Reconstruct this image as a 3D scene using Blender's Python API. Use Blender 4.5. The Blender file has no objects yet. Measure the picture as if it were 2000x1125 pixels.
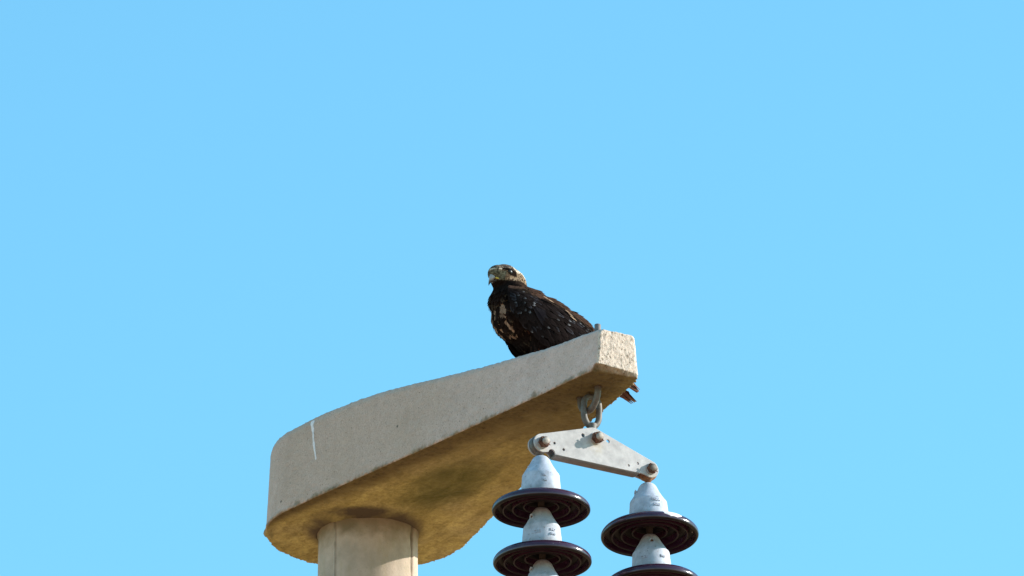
import bpy, bmesh, math, random
from mathutils import Vector, Matrix, noise
from mathutils.bvhtree import BVHTree
random.seed(7)
R = math.radians
sc = bpy.context.scene
col = sc.collection

# ------------------------------------------------------------------ camera
cam_d = bpy.data.cameras.new('camera'); cam = bpy.data.objects.new('camera', cam_d); col.objects.link(cam)
cam.location = (0.38988, -24.25773, 1.6)
cam.rotation_euler = (R(90 + 22.3), 0, 0)
cam_d.sensor_width = 36; cam_d.lens = 336.6
cam_d.clip_start = 0.5; cam_d.clip_end = 20000
sc.camera = cam

# ------------------------------------------------------------------ light
SUN_EL, SUN_AZ = R(26), R(6)                 # azimuth measured from +X towards +Y
sun_dir = Vector((math.cos(SUN_EL)*math.cos(SUN_AZ), math.cos(SUN_EL)*math.sin(SUN_AZ), math.sin(SUN_EL)))
w = bpy.data.worlds.new('World'); sc.world = w; w.use_nodes = True
nt = w.node_tree; nt.nodes.clear()
sky = nt.nodes.new('ShaderNodeTexSky'); sky.sky_type = 'NISHITA'; sky.sun_disc = False
sky.sun_elevation = SUN_EL; sky.sun_rotation = math.pi/2 - SUN_AZ
sky.air_density = 1.0; sky.dust_density = 0.3; sky.ozone_density = 1.0
mul = nt.nodes.new('ShaderNodeMix'); mul.data_type = 'RGBA'; mul.blend_type = 'MULTIPLY'
mul.inputs[0].default_value = 1.0; mul.inputs[7].default_value = (0.52, 0.98, 0.98, 1)
bg = nt.nodes.new('ShaderNodeBackground'); bg.inputs[1].default_value = 0.14
wo = nt.nodes.new('ShaderNodeOutputWorld')
nt.links.new(sky.outputs[0], mul.inputs[6]); nt.links.new(mul.outputs[2], bg.inputs[0]); nt.links.new(bg.outputs[0], wo.inputs[0])
sl = bpy.data.lights.new('sun', 'SUN'); sl.energy = 3.6; sl.angle = R(0.53); sl.color = (1.0, 0.96, 0.86)
so = bpy.data.objects.new('sun', sl); col.objects.link(so)
so.rotation_euler = sun_dir.to_track_quat('Z', 'Y').to_euler(); so.location = (30, 0, 30)
sc.view_settings.view_transform = 'Standard'; sc.view_settings.look = 'None'
sc.view_settings.gamma = 1.0; sc.view_settings.exposure = 1.1; sc.view_settings.use_curve_mapping = False

# ------------------------------------------------------------------ helpers
def link(name, me, m=None, parent=None, smooth=False):
    o = bpy.data.objects.new(name, me); col.objects.link(o)
    if m is not None:
        me.materials.clear(); me.materials.append(m)
    if parent is not None: o.parent = parent
    if smooth:
        me.polygons.foreach_set('use_smooth', [True]*len(me.polygons))
    return o
def mesh(vs, fs):
    me = bpy.data.meshes.new('m'); me.from_pydata([tuple(v) for v in vs], [], fs); me.update(); return me
def tag(o, label=None, cat=None, group=None, kind=None):
    if label: o['label'] = label
    if cat: o['category'] = cat
    if group: o['group'] = group
    if kind: o['kind'] = kind
    return o
def empty(name, loc, rz=0.0):
    o = bpy.data.objects.new(name, None); col.objects.link(o); o.location = loc; o.rotation_euler = (0, 0, rz)
    o.empty_display_size = 0.05; return o
def recalc(me):
    bm = bmesh.new(); bm.from_mesh(me); bmesh.ops.recalc_face_normals(bm, faces=bm.faces); bm.to_mesh(me); bm.free(); me.update(); return me
def lathe(prof, seg=96, closed=False):
    """prof: list of (r, z); returns (verts, faces)"""
    vs, fs = [], []
    n = len(prof)
    for (r, z) in prof:
        for k in range(seg):
            a = 2*math.pi*k/seg; vs.append((r*math.cos(a), r*math.sin(a), z))
    for i in range(n if closed else n-1):
        j = (i+1) % n
        for k in range(seg):
            k2 = (k+1) % seg
            fs.append((i*seg+k, i*seg+k2, j*seg+k2, j*seg+k))
    return vs, fs
def smoothcurve(pts, n):
    """Catmull-Rom through pts (tuples of any length), n samples per span"""
    out = []
    P = [Vector(p) for p in pts]
    for i in range(len(P)-1):
        p0 = P[max(i-1, 0)]; p1 = P[i]; p2 = P[i+1]; p3 = P[min(i+2, len(P)-1)]
        for k in range(n):
            t = k/n
            out.append(0.5*((2*p1) + (p2-p0)*t + (2*p0-5*p1+4*p2-p3)*t*t + (3*p1-p0-3*p2+p3)*t*t*t))
    out.append(P[-1]); return out
def tube(path, rad, seg=16, caps=True):
    """round bar along a list of points; rad float or list"""
    vs, fs = [], []
    n = len(path); P = [Vector(p) for p in path]
    up = None
    for i in range(n):
        t = (P[min(i+1, n-1)] - P[max(i-1, 0)]).normalized()
        if up is None:
            up = t.orthogonal().normalized()
        else:
            up = (up - t*up.dot(t)).normalized()
        b = t.cross(up); r = rad[i] if isinstance(rad, (list, tuple)) else rad
        for k in range(seg):
            a = 2*math.pi*k/seg; vs.append(P[i] + up*(r*math.cos(a)) + b*(r*math.sin(a)))
    for i in range(n-1):
        for k in range(seg):
            k2 = (k+1) % seg; fs.append((i*seg+k, i*seg+k2, (i+1)*seg+k2, (i+1)*seg+k))
    if caps:
        fs.append(tuple(range(seg-1, -1, -1))); fs.append(tuple((n-1)*seg+k for k in range(seg)))
    return vs, fs
def ellipsoid(c, r, tilt=0.0, n=28, m=18):
    vs, fs = [], []
    M = Matrix.Translation(c) @ Matrix.Rotation(R(-tilt), 4, 'Y') @ Matrix.Diagonal((r[0], r[1], r[2], 1))
    for i in range(m+1):
        ph = math.pi*i/m
        for k in range(n):
            t = 2*math.pi*k/n; q = max(math.sin(ph), 0.002)
            vs.append(M @ Vector((q*math.cos(t), q*math.sin(t), math.cos(ph))))
    for i in range(m):
        for k in range(n): fs.append((i*n+k, (i+1)*n+k, (i+1)*n+(k+1) % n, i*n+(k+1) % n))
    fs.append(tuple(range(n))); fs.append(tuple(m*n+k for k in range(n-1, -1, -1)))
    return vs, fs
def merge(*parts):
    vs, fs = [], []
    for v, f in parts:
        b = len(vs); vs += [tuple(x) for x in v]; fs += [tuple(i+b for i in q) for q in f]
    return vs, fs
def xf(part, M):
    return [M @ Vector(v) for v in part[0]], part[1]
def evaluated(o):
    dg = bpy.context.evaluated_depsgraph_get(); me = bpy.data.meshes.new_from_object(o.evaluated_get(dg))
    return me
def voxel(vs, fs, size, smooth_it=0):
    me = recalc(mesh(vs, fs)); o = bpy.data.objects.new('tmp', me); col.objects.link(o)
    m = o.modifiers.new('r', 'REMESH'); m.mode = 'VOXEL'; m.voxel_size = size
    if smooth_it:
        s = o.modifiers.new('s', 'SMOOTH'); s.iterations = smooth_it; s.factor = 0.5
    bpy.context.view_layer.update()
    r = evaluated(o); bpy.data.objects.remove(o); return r
def interp(x, xs, ys):
    if x <= xs[0]: return ys[0]
    for i in range(len(xs)-1):
        if x <= xs[i+1]:
            t = (x-xs[i])/(xs[i+1]-xs[i]); return ys[i]*(1-t)+ys[i+1]*t
    return ys[-1]
def sstep(a, b, x):
    t = max(0, min(1, (x-a)/(b-a))); return t*t*(3-2*t)

# ------------------------------------------------------------------ materials
class NB:
    def __init__(s, name):
        s.m = bpy.data.materials.new(name); s.m.use_nodes = True; s.t = s.m.node_tree; s.t.nodes.clear()
        s.out = s.t.nodes.new('ShaderNodeOutputMaterial'); s.p = s.t.nodes.new('ShaderNodeBsdfPrincipled')
        s.t.links.new(s.p.outputs[0], s.out.inputs[0])
        s.tc = s.t.nodes.new('ShaderNodeTexCoord')
    def n(s, k): return s.t.nodes.new(k)
    def l(s, a, b): s.t.links.new(a, b)
    def mapped(s, scale=(1, 1, 1), loc=(0, 0, 0)):
        m = s.n('ShaderNodeMapping'); m.inputs['Scale'].default_value = scale; m.inputs['Location'].default_value = loc
        s.l(s.tc.outputs['Object'], m.inputs[0]); return m.outputs[0]
    def noise(s, sc_, det=4, rough=0.55, vec=None, dist=0.0):
        x = s.n('ShaderNodeTexNoise'); x.inputs['Scale'].default_value = sc_; x.inputs['Detail'].default_value = det
        x.inputs['Roughness'].default_value = rough; x.inputs['Distortion'].default_value = dist
        s.l(vec if vec is not None else s.tc.outputs['Object'], x.inputs['Vector']); return x.outputs[0]
    def ramp(s, v, stops):
        r = s.n('ShaderNodeValToRGB'); s.l(v, r.inputs[0]); e = r.color_ramp.elements
        while len(e) < len(stops): e.new(0.5)
        for q, (p, c) in zip(e, stops):
            q.position = p; q.color = (c, c, c, 1) if isinstance(c, (int, float)) else (*c, 1)
        return r.outputs[0]
    def mix(s, f, a, b, mode='MIX'):
        x = s.n('ShaderNodeMix'); x.data_type = 'RGBA'; x.blend_type = mode
        for v, i in ((f, 0), (a, 6), (b, 7)):
            if isinstance(v, (int, float)): x.inputs[i].default_value = v if i == 0 else (v, v, v, 1)
            elif isinstance(v, tuple): x.inputs[i].default_value = (*v, 1)
            else: s.l(v, x.inputs[i])
        return x.outputs[2]
    def math(s, op, a, b=0.0, clamp=False):
        x = s.n('ShaderNodeMath'); x.operation = op; x.use_clamp = clamp
        for v, i in ((a, 0), (b, 1)):
            if isinstance(v, (int, float)): x.inputs[i].default_value = v
            else: s.l(v, x.inputs[i])
        return x.outputs[0]
    def attr(s, name, o='Fac'):
        a = s.n('ShaderNodeAttribute'); a.attribute_name = name; return a.outputs[o]
    def sep(s):
        x = s.n('ShaderNodeSeparateXYZ'); s.l(s.tc.outputs['Object'], x.inputs[0]); return x.outputs
    def blob(s, c, r, soft=0.5):
        """1 inside a sphere of radius r about c, fading out"""
        x = s.n('ShaderNodeVectorMath'); x.operation = 'SUBTRACT'; s.l(s.tc.outputs['Object'], x.inputs[0]); x.inputs[1].default_value = c
        y = s.n('ShaderNodeVectorMath'); y.operation = 'DIVIDE'; s.l(x.outputs[0], y.inputs[0]); y.inputs[1].default_value = r
        z = s.n('ShaderNodeVectorMath'); z.operation = 'LENGTH'; s.l(y.outputs[0], z.inputs[0])
        mr = s.n('ShaderNodeMapRange'); mr.inputs[1].default_value = 1.0; mr.inputs[2].default_value = 1.0-soft; s.l(z.outputs['Value'], mr.inputs[0])
        mr.interpolation_type = 'SMOOTHSTEP'
        return mr.outputs[0]
    def base(s, c, rough=0.6, metal=0.0, spec=0.5):
        if isinstance(c, tuple): s.p.inputs['Base Color'].default_value = (*c, 1)
        else: s.l(c, s.p.inputs['Base Color'])
        if isinstance(rough, (int, float)): s.p.inputs['Roughness'].default_value = rough
        else: s.l(rough, s.p.inputs['Roughness'])
        s.p.inputs['Metallic'].default_value = metal; s.p.inputs['Specular IOR Level'].default_value = spec
    def bump(s, h, strength=0.3, dist=0.002):
        b = s.n('ShaderNodeBump'); b.inputs['Strength'].default_value = strength; b.inputs['Distance'].default_value = dist
        s.l(h, b.inputs['Height']); s.l(b.outputs[0], s.p.inputs['Normal'])

def mat_bracket():
    b = NB('cast_concrete_stained')
    fine = b.noise(260, 3, 0.7); mid = b.noise(38, 4, 0.6); big = b.noise(5, 3, 0.5)
    side = b.mix(b.ramp(mid, [(0.3, 0.0), (0.7, 1.0)]), (0.45, 0.315, 0.26), (0.54, 0.385, 0.325))
    side = b.mix(b.ramp(big, [(0.35, 0.0), (0.65, 0.6)]), side, (0.46, 0.32, 0.25))
    side = b.mix(b.ramp(fine, [(0.30, 0.8), (0.46, 0.0)]), side, (0.24, 0.165, 0.125))
    side = b.mix(b.ramp(fine, [(0.58, 0.0), (0.70, 0.55)]), side, (0.70, 0.54, 0.46))
    vor = b.n('ShaderNodeTexVoronoi'); vor.inputs['Scale'].default_value = 48; b.l(b.tc.outputs['Object'], vor.inputs['Vector'])
    pit = b.ramp(vor.outputs['Distance'], [(0.05, 1.0), (0.10, 0.0)])
    pitsel = b.math('MULTIPLY', pit, b.ramp(b.noise(11, 2), [(0.46, 0.0), (0.54, 1.0)]))
    side = b.mix(pitsel, side, (0.09, 0.075, 0.055))
    side = b.mix(b.ramp(b.noise(1, 4, 0.6, b.mapped((26, 26, 2.2))), [(0.5, 0.0), (0.8, 0.16)]), side, (0.27, 0.19, 0.15))
    side = b.mix(b.ramp(b.noise(9, 5, 0.65), [(0.5, 0.0), (0.75, 0.35)]), side, (0.33, 0.235, 0.18))
    xs, ys, zs_ = b.sep(); cl_ = b.n('ShaderNodeMapRange'); cl_.interpolation_type = 'SMOOTHSTEP'; cl_.inputs[1].default_value = 0.5; cl_.inputs[2].default_value = 1.2; b.l(xs, cl_.inputs[0])
    side = b.mix(cl_.outputs[0], side, b.mix(1.0, side, (1.10, 1.12, 1.20), 'MULTIPLY'))     # slightly lighter and bluer towards the tip
    vor2 = b.n('ShaderNodeTexVoronoi'); vor2.inputs['Scale'].default_value = 19; b.l(b.tc.outputs['Object'], vor2.inputs['Vector'])
    side = b.mix(b.math('MULTIPLY', b.ramp(vor2.outputs['Distance'], [(0.05, 1.0), (0.085, 0.0)]), b.ramp(b.noise(8, 2, 0.5, b.mapped(loc=(9, 3, 1))), [(0.50, 0.0), (0.56, 0.9)])), side, (0.07, 0.055, 0.042))
    # underside: ochre lichen and water stain
    st = b.noise(14, 6, 0.6, b.mapped((0.55, 1.3, 1.0)), 0.6); st2 = b.noise(46, 4, 0.65); st3 = b.noise(6, 4, 0.55, b.mapped(loc=(3, 1, 0)))
    und = b.mix(b.ramp(st, [(0.30, 0.0), (0.68, 1.0)]), (0.28, 0.225, 0.078), (0.54, 0.46, 0.18))
    und = b.mix(b.ramp(st3, [(0.45, 0.0), (0.7, 0.75)]), und, (0.40, 0.34, 0.18))
    x, y, z = b.sep()
    # darker brown towards the near edge and the tip of the arm
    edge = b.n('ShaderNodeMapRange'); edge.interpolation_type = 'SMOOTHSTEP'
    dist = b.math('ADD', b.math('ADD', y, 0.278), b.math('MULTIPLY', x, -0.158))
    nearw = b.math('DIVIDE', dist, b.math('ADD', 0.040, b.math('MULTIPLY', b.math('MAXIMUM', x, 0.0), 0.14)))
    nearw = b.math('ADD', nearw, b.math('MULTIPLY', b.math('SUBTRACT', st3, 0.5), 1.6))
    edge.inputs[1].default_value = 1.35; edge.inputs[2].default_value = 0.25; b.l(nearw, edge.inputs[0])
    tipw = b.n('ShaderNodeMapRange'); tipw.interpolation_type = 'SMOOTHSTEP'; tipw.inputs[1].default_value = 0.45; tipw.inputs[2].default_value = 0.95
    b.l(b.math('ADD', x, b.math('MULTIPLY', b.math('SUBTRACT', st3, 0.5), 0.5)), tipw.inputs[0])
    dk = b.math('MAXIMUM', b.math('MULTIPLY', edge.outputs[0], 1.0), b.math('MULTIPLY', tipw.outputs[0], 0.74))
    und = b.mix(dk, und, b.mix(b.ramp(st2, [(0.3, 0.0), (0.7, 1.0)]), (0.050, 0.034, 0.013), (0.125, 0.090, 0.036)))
    und = b.mix(b.ramp(b.noise(75, 4, 0.7), [(0.40, 0.0), (0.62, 0.42)]), und, (0.15, 0.115, 0.042))
    und = b.mix(b.ramp(b.noise(28, 5, 0.7, b.mapped((0.6, 1.4, 1), (7, 2, 0))), [(0.46, 0.0), (0.64, 0.40)]), und, (0.13, 0.10, 0.040))
    gr = b.blob((0.42, 0.01, 0.0), (0.31, 0.15, 0.2), 0.75)
    und = b.mix(b.math('MULTIPLY', gr, b.ramp(st, [(0.32, 1.0), (0.75, 0.60)])), und, (0.070, 0.068, 0.012))
    ring = b.blob((0.034, -0.034, 0.0), (0.182, 0.182, 0.2), 0.28)
    und = b.mix(b.math('MULTIPLY', ring, b.ramp(b.noise(9, 4, 0.6, b.mapped(loc=(1, 4, 0))), [(0.30, 0.35), (0.50, 1.0)])), und, (0.082, 0.062, 0.042))
    und = b.mix(b.ramp(fine, [(0.27, 0.6), (0.40, 0.0)]), und, (0.07, 0.045, 0.02))
    und = b.mix(pitsel, und, (0.04, 0.03, 0.015))
    # the sawn, coarse end; its sunlit tone is put into a paler colour
    endc = b.mix(b.ramp(b.noise(120, 3, 0.7), [(0.3, 0.0), (0.7, 1.0)]), (0.50, 0.39, 0.32), (0.69, 0.55, 0.47))
    endc = b.mix(b.ramp(b.noise(1, 3, 0.7, b.mapped((60, 210, 100), (2, 2, 2))), [(0.36, 0.9), (0.46, 0.0)]), endc, (0.17, 0.125, 0.09))
    c = b.mix(b.attr('under'), side, und)
    c = b.mix(b.attr('endface'), c, endc)
    c = b.mix(b.attr('dirt_and_shade'), c, b.mix(b.ramp(st2, [(0.35, 0.0), (0.65, 1.0)]), (0.08, 0.055, 0.025), (0.20, 0.15, 0.08)))
    for (px_, py_) in ((1.1415, 0.004), (1.2325, 0.004)):
        c = b.mix(b.math('MULTIPLY', b.blob((px_, py_, 0), (0.019, 0.016, 0.03), 0.5), b.ramp(st2, [(0.3, 0.6), (0.6, 0.95)])), c, (0.05, 0.028, 0.014))
    rib = b.math('MULTIPLY', b.attr('endface'), b.math('ADD', b.noise(1, 4, 0.7, b.mapped((60, 330, 120))), b.ramp(b.noise(1, 2, 0.6, b.mapped((90, 240, 110), (4, 2, 1))), [(0.28, 0.0), (0.42, 1.0)])))
    rib = b.math('MULTIPLY', rib, 1.4)
    b.base(c, 0.88, 0, 0.25)
    b.bump(b.math('ADD', rib, b.math('ADD', b.math('MULTIPLY', fine, 0.6), b.math('MULTIPLY', b.noise(90, 4, 0.6), 0.8))), 0.35, 0.004)
    return b.m
def mat_pole():
    b = NB('pole_concrete')
    fine = b.noise(220, 3, 0.7); mid = b.noise(16, 5, 0.62)
    c = b.mix(b.ramp(mid, [(0.3, 0.0), (0.7, 1.0)]), (0.34, 0.27, 0.215), (0.50, 0.385, 0.315))
    c = b.mix(b.ramp(b.noise(30, 4, 0.6, b.mapped((1, 1, 0.3))), [(0.5, 0.0), (0.72, 0.5)]), c, (0.33, 0.26, 0.165))
    c = b.mix(b.ramp(fine, [(0.28, 0.6), (0.4, 0.0)]), c, (0.2, 0.19, 0.16))
    x, y, z = b.sep()
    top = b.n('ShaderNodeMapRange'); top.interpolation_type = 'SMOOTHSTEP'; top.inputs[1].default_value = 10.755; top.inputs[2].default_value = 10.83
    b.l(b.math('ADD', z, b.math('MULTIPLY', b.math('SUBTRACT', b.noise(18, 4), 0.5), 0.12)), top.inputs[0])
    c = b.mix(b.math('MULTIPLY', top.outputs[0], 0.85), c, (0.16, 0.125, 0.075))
    c = b.mix(b.math('MULTIPLY', b.attr('seam'), b.ramp(b.noise(40, 3), [(0.3, 0.6), (0.6, 1.0)])), c, (0.085, 0.07, 0.05))
    b.base(c, 0.85, 0, 0.25); b.bump(b.math('ADD', fine, b.noise(60, 3)), 0.25, 0.003)
    return b.m
def mat_galv(name, c0, c1, rough=0.55, metal=0.25, sc_=60, rust=None):
    b = NB(name)
    c = b.mix(b.ramp(b.noise(sc_, 5, 0.65), [(0.3, 0.0), (0.7, 1.0)]), c0, c1)
    c = b.mix(b.ramp(b.noise(9, 4, 0.6), [(0.5, 0.0), (0.75, 0.35)]), c, tuple(v*0.72 for v in c0))
    if rust:
        for (p, r, a) in rust:
            c = b.mix(b.math('MULTIPLY', b.blob(p, r, 0.9), b.ramp(b.noise(80, 4), [(0.35, 0.2*a), (0.65, a)])), c, (0.33, 0.235, 0.10))
    b.base(c, rough, metal, 0.4); b.bump(b.noise(sc_*4, 3, 0.7), 0.15, 0.001)
    return b.m
def mat_rust():
    b = NB('rusted_steel')
    c = b.mix(b.ramp(b.noise(90, 5, 0.7), [(0.35, 0.0), (0.7, 1.0)]), (0.050, 0.020, 0.012), (0.20, 0.088, 0.055))
    b.base(c, 0.8, 0.1, 0.3); b.bump(b.noise(300, 3), 0.4, 0.001); return b.m
def mat_orange_rust():
    b = NB('orange_rust')
    c = b.mix(b.ramp(b.noise(70, 5, 0.7), [(0.3, 0.0), (0.7, 1.0)]), (0.10, 0.042, 0.022), (0.30, 0.13, 0.065))
    b.base(c, 0.8, 0.1, 0.3); b.bump(b.noise(260, 3), 0.4, 0.001); return b.m
def mat_glaze():
    b = NB('brown_glaze')
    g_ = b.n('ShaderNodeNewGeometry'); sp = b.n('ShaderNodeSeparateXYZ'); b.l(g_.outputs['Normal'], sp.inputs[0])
    under = b.ramp(b.math('MULTIPLY', sp.outputs[2], -1.0), [(0.15, 0.0), (0.45, 1.0)])    # faces below duller and darker, their shade put into the glaze colour
    c = b.mix(b.ramp(b.noise(30, 4), [(0.3, 0.0), (0.7, 1.0)]), (0.030, 0.010, 0.022), (0.048, 0.016, 0.036))
    oi = b.n('ShaderNodeObjectInfo'); off = b.n('ShaderNodeVectorMath'); off.operation = 'MULTIPLY_ADD'; b.l(oi.outputs['Random'], off.inputs[0]); off.inputs[1].default_value = (3, 5, 7); b.l(b.tc.outputs['Object'], off.inputs[2])
    c = b.mix(b.ramp(b.noise(26, 6, 0.7, off.outputs[0]), [(0.55, 0.0), (0.75, 0.45)]), c, (0.10, 0.085, 0.085))
    c = b.mix(b.ramp(b.noise(160, 2, 0.6, off.outputs[0]), [(0.74, 0.0), (0.78, 0.8)]), c, (0.30, 0.28, 0.28))
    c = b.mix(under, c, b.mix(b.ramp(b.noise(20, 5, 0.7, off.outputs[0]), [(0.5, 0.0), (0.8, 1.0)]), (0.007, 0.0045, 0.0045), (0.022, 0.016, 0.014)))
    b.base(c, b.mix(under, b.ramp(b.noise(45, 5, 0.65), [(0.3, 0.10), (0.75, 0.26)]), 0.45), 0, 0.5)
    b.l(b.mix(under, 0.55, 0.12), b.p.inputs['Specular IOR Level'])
    b.bump(b.noise(35, 3), 0.06, 0.002); return b.m
def mat_plain(name, c, rough=0.6, metal=0.0, spec=0.4, var=0.25, sc_=80):
    b = NB(name)
    cc = b.mix(b.ramp(b.noise(sc_, 4, 0.6), [(0.3, 0.0), (0.7, 1.0)]), tuple(v*(1-var) for v in c), tuple(min(1, v*(1+var)) for v in c))
    b.base(cc, rough, metal, spec); return b.m
def mat_feather():
    b = NB('plumage_colours')
    c = b.attr('tint', 'Color')
    c = b.mix(b.ramp(b.noise(700, 2, 0.6), [(0.3, 0.45), (0.6, 0.0)]), c, (0.004, 0.003, 0.003))
    b.base(c, 0.6, 0, 0.0); b.bump(b.noise(900, 2), 0.25, 0.0006); return b.m
def mat_ground():
    b = NB('warm_bounce_earth')
    c = b.mix(b.ramp(b.noise(0.05, 6, 0.6), [(0.35, 0.0), (0.65, 1.0)]), (0.54, 0.285, 0.150), (0.66, 0.355, 0.195))  # unseen ground, bright red tone chosen to bounce warm light up
    c = b.mix(b.ramp(b.noise(1.5, 5, 0.65), [(0.4, 0.0), (0.75, 0.4)]), c, (0.30, 0.24, 0.12))
    b.base(c, 0.95, 0, 0.1); b.bump(b.noise(12, 4), 0.5, 0.05); return b.m

M_BR, M_POLE = mat_bracket(), mat_pole()
M_PLATE = mat_galv('galvanised_plate', (0.30, 0.275, 0.282), (0.47, 0.43, 0.433), 0.6, 0.1, 38,
                   rust=[((0.014, 0.0, -0.150), (0.035, 0.1, 0.04), 0.45), ((-0.150, 0.0, -0.19), (0.03, 0.1, 0.02), 0.5), ((0.178, 0, -0.205), (0.028, 0.1, 0.012), 0.7)])
M_FLANGE = mat_galv('shade_dark_flange', (0.13, 0.115, 0.11), (0.20, 0.175, 0.165), 0.7, 0.05, 50)  # darker than the plates: shade under the yoke put into the colour
def mat_cap():
    b = NB('weathered_galvanised_cap'); oi = b.n('ShaderNodeObjectInfo')
    off = b.n('ShaderNodeVectorMath'); off.operation = 'MULTIPLY_ADD'; b.l(oi.outputs['Random'], off.inputs[0]); off.inputs[1].default_value = (3, 5, 7); b.l(b.tc.outputs['Object'], off.inputs[2])
    v = off.outputs[0]
    c = b.mix(b.ramp(b.noise(55, 5, 0.65, v), [(0.3, 0.0), (0.7, 1.0)]), (0.34, 0.355, 0.43), (0.49, 0.505, 0.60))
    c = b.mix(b.ramp(b.noise(22, 5, 0.7, v), [(0.48, 0.0), (0.68, 0.65)]), c, (0.235, 0.245, 0.28))
    c = b.mix(b.ramp(b.noise(130, 3, 0.6, v), [(0.62, 0.0), (0.72, 0.75)]), c, (0.16, 0.15, 0.15))
    x, y, z = b.sep(); mr = b.n('ShaderNodeMapRange'); mr.inputs[1].default_value = 0.060; mr.inputs[2].default_value = 0.042
    b.l(b.math('ADD', z, b.math('MULTIPLY', b.math('SUBTRACT', b.noise(40, 3, 0.6, v), 0.5), 0.03)), mr.inputs[0])
    c = b.mix(b.math('MULTIPLY', mr.outputs[0], 0.6), c, (0.20, 0.17, 0.15))
    b.base(c, 0.68, 0.05, 0.35); b.bump(b.noise(240, 3, 0.7), 0.3, 0.001); return b.m
M_CAP = mat_cap()
M_ROD = mat_galv('dull_galvanised_rod', (0.075, 0.065, 0.060), (0.165, 0.143, 0.133), 0.6, 0.2, 60)
M_STUD = mat_galv('dull_steel_stud', (0.10, 0.088, 0.09), (0.18, 0.155, 0.155), 0.7, 0.1, 80)
M_RUST, M_ORUST, M_GLAZE = mat_rust(), mat_orange_rust(), mat_glaze()
M_PIN = mat_plain('grimy_pin', (0.030, 0.020, 0.017), 0.7, 0, 0.3, 0.4, 120)
M_DROP = mat_plain('dried_dropping', (0.72, 0.64, 0.64), 0.8, 0, 0.2, 0.2)
M_FEATH, M_GROUND = mat_feather(), mat_ground()
def mat_beak():
    b = NB('horn_beak'); x, y, z = b.sep()
    mr = b.n('ShaderNodeMapRange'); mr.interpolation_type = 'SMOOTHSTEP'; mr.inputs[1].default_value = 0.240; mr.inputs[2].default_value = 0.230
    b.l(b.math('ADD', z, b.math('MULTIPLY', b.noise(200, 3), 0.004)), mr.inputs[0])
    b.base(b.mix(mr.outputs[0], b.mix(b.noise(150, 3), (0.22, 0.205, 0.20), (0.38, 0.36, 0.36)), (0.03, 0.028, 0.030)), 0.4, 0, 0.45); return b.m
M_BEAK = mat_beak()
M_BEAKTIP = mat_plain('dark_horn', (0.03, 0.028, 0.032), 0.3)
M_CERE = mat_plain('greenish_cere', (0.34, 0.32, 0.08), 0.5, 0, 0.4, 0.25, 200)
M_EYE = mat_plain('dark_eye', (0.006, 0.004, 0.003), 0.35, 0, 0.3)
M_FOOT = mat_plain('yellow_scaled_skin', (0.50, 0.40, 0.10), 0.6, 0, 0.4, 0.3, 300)
M_CLAW = mat_plain('black_claw', (0.015, 0.013, 0.012), 0.3)

# ------------------------------------------------------------------ ground
gv, gf = lathe([(0.01, 0), (20, 0), (80, 0), (400, 0), (2000, 0), (9000, 0)], 64)
g = link('ground', mesh(gv, gf), M_GROUND); tag(g, kind='structure')

# ------------------------------------------------------------------ pole
Z0 = 10.82974                                   # underside of the bracket
AX = Vector((0.49510, -0.86884, 0)); PR = Vector((0.86884, 0.49510, 0)); UP = Vector((0, 0, 1))
RZ = math.atan2(AX.y, AX.x)
pole = empty('concrete_pole', (0, 0, 0))
tag(pole, 'round grey concrete pole with mould seams holding up the bracket', 'pole')
vs, fs, seam = [], [], []
SEG = 288; SEAMS = [(R(270-40.5), 0.0055), (R(270+62), -0.0085)]
zs = [0, 2, 4, 6, 8, 9, 9.8, 10.2] + [10.3 + 0.005*i for i in range(107)]
for z in zs:
    rr = 0.1346 + (Z0 - z)*0.0055
    for k in range(SEG):
        a = 2*math.pi*k/SEG; d = 0.0009*noise.noise(Vector((math.cos(a)*6, math.sin(a)*6, z*5)))
        for (sa, sd) in SEAMS:
            da = (a - sa + math.pi) % (2*math.pi) - math.pi
            n1 = noise.noise(Vector((sa*7, 0, z*60))); n2 = noise.noise(Vector((3, sa, z*22)))
            wd = 0.018*(1 + 0.5*n1) if sd > 0 else 0.045*(1 + 0.7*n2)
            if abs(da) < wd*2:
                f = math.exp(-(da/wd)**2*2); d += sd*f*(0.75 + 0.5*n1 + 0.5*n2)
            if sd > 0 and -0.1 < da < 0: d -= 0.0012*math.exp(-((da+0.04)/0.02)**2)
        sm_ = 0
        for (sa, sd) in SEAMS:
            da = (a - sa + math.pi) % (2*math.pi) - math.pi - (0.02 if sd > 0 else 0.0) - 0.012*noise.noise(Vector((sa, 1, z*30)))
            wd = (0.018 if sd > 0 else 0.034)*(1+0.9*noise.noise(Vector((sa*3, 5, z*24)))); sm_ = max(sm_, math.exp(-(da/max(wd, 0.006))**2)*(0.55 if sd > 0 else 0.8))
        seam.append(sm_)
        top = max(0, (z-10.795)/0.035)
        d += 0.006*top*top*(0.8 + 0.7*noise.noise(Vector((math.cos(a)*2.5, math.sin(a)*2.5, 1))))
        vs.append(((rr+d)*math.cos(a), (rr+d)*math.sin(a), z))
for i in range(len(zs)-1):
    for k in range(SEG):
        k2 = (k+1) % SEG; fs.append((i*SEG+k, i*SEG+k2, (i+1)*SEG+k2, (i+1)*SEG+k))
pm = mesh(vs, fs); at = pm.attributes.new('seam', 'FLOAT', 'POINT'); at.data.foreach_set('value', seam)
link('pole_shaft', pm, M_POLE, pole, True)

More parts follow.
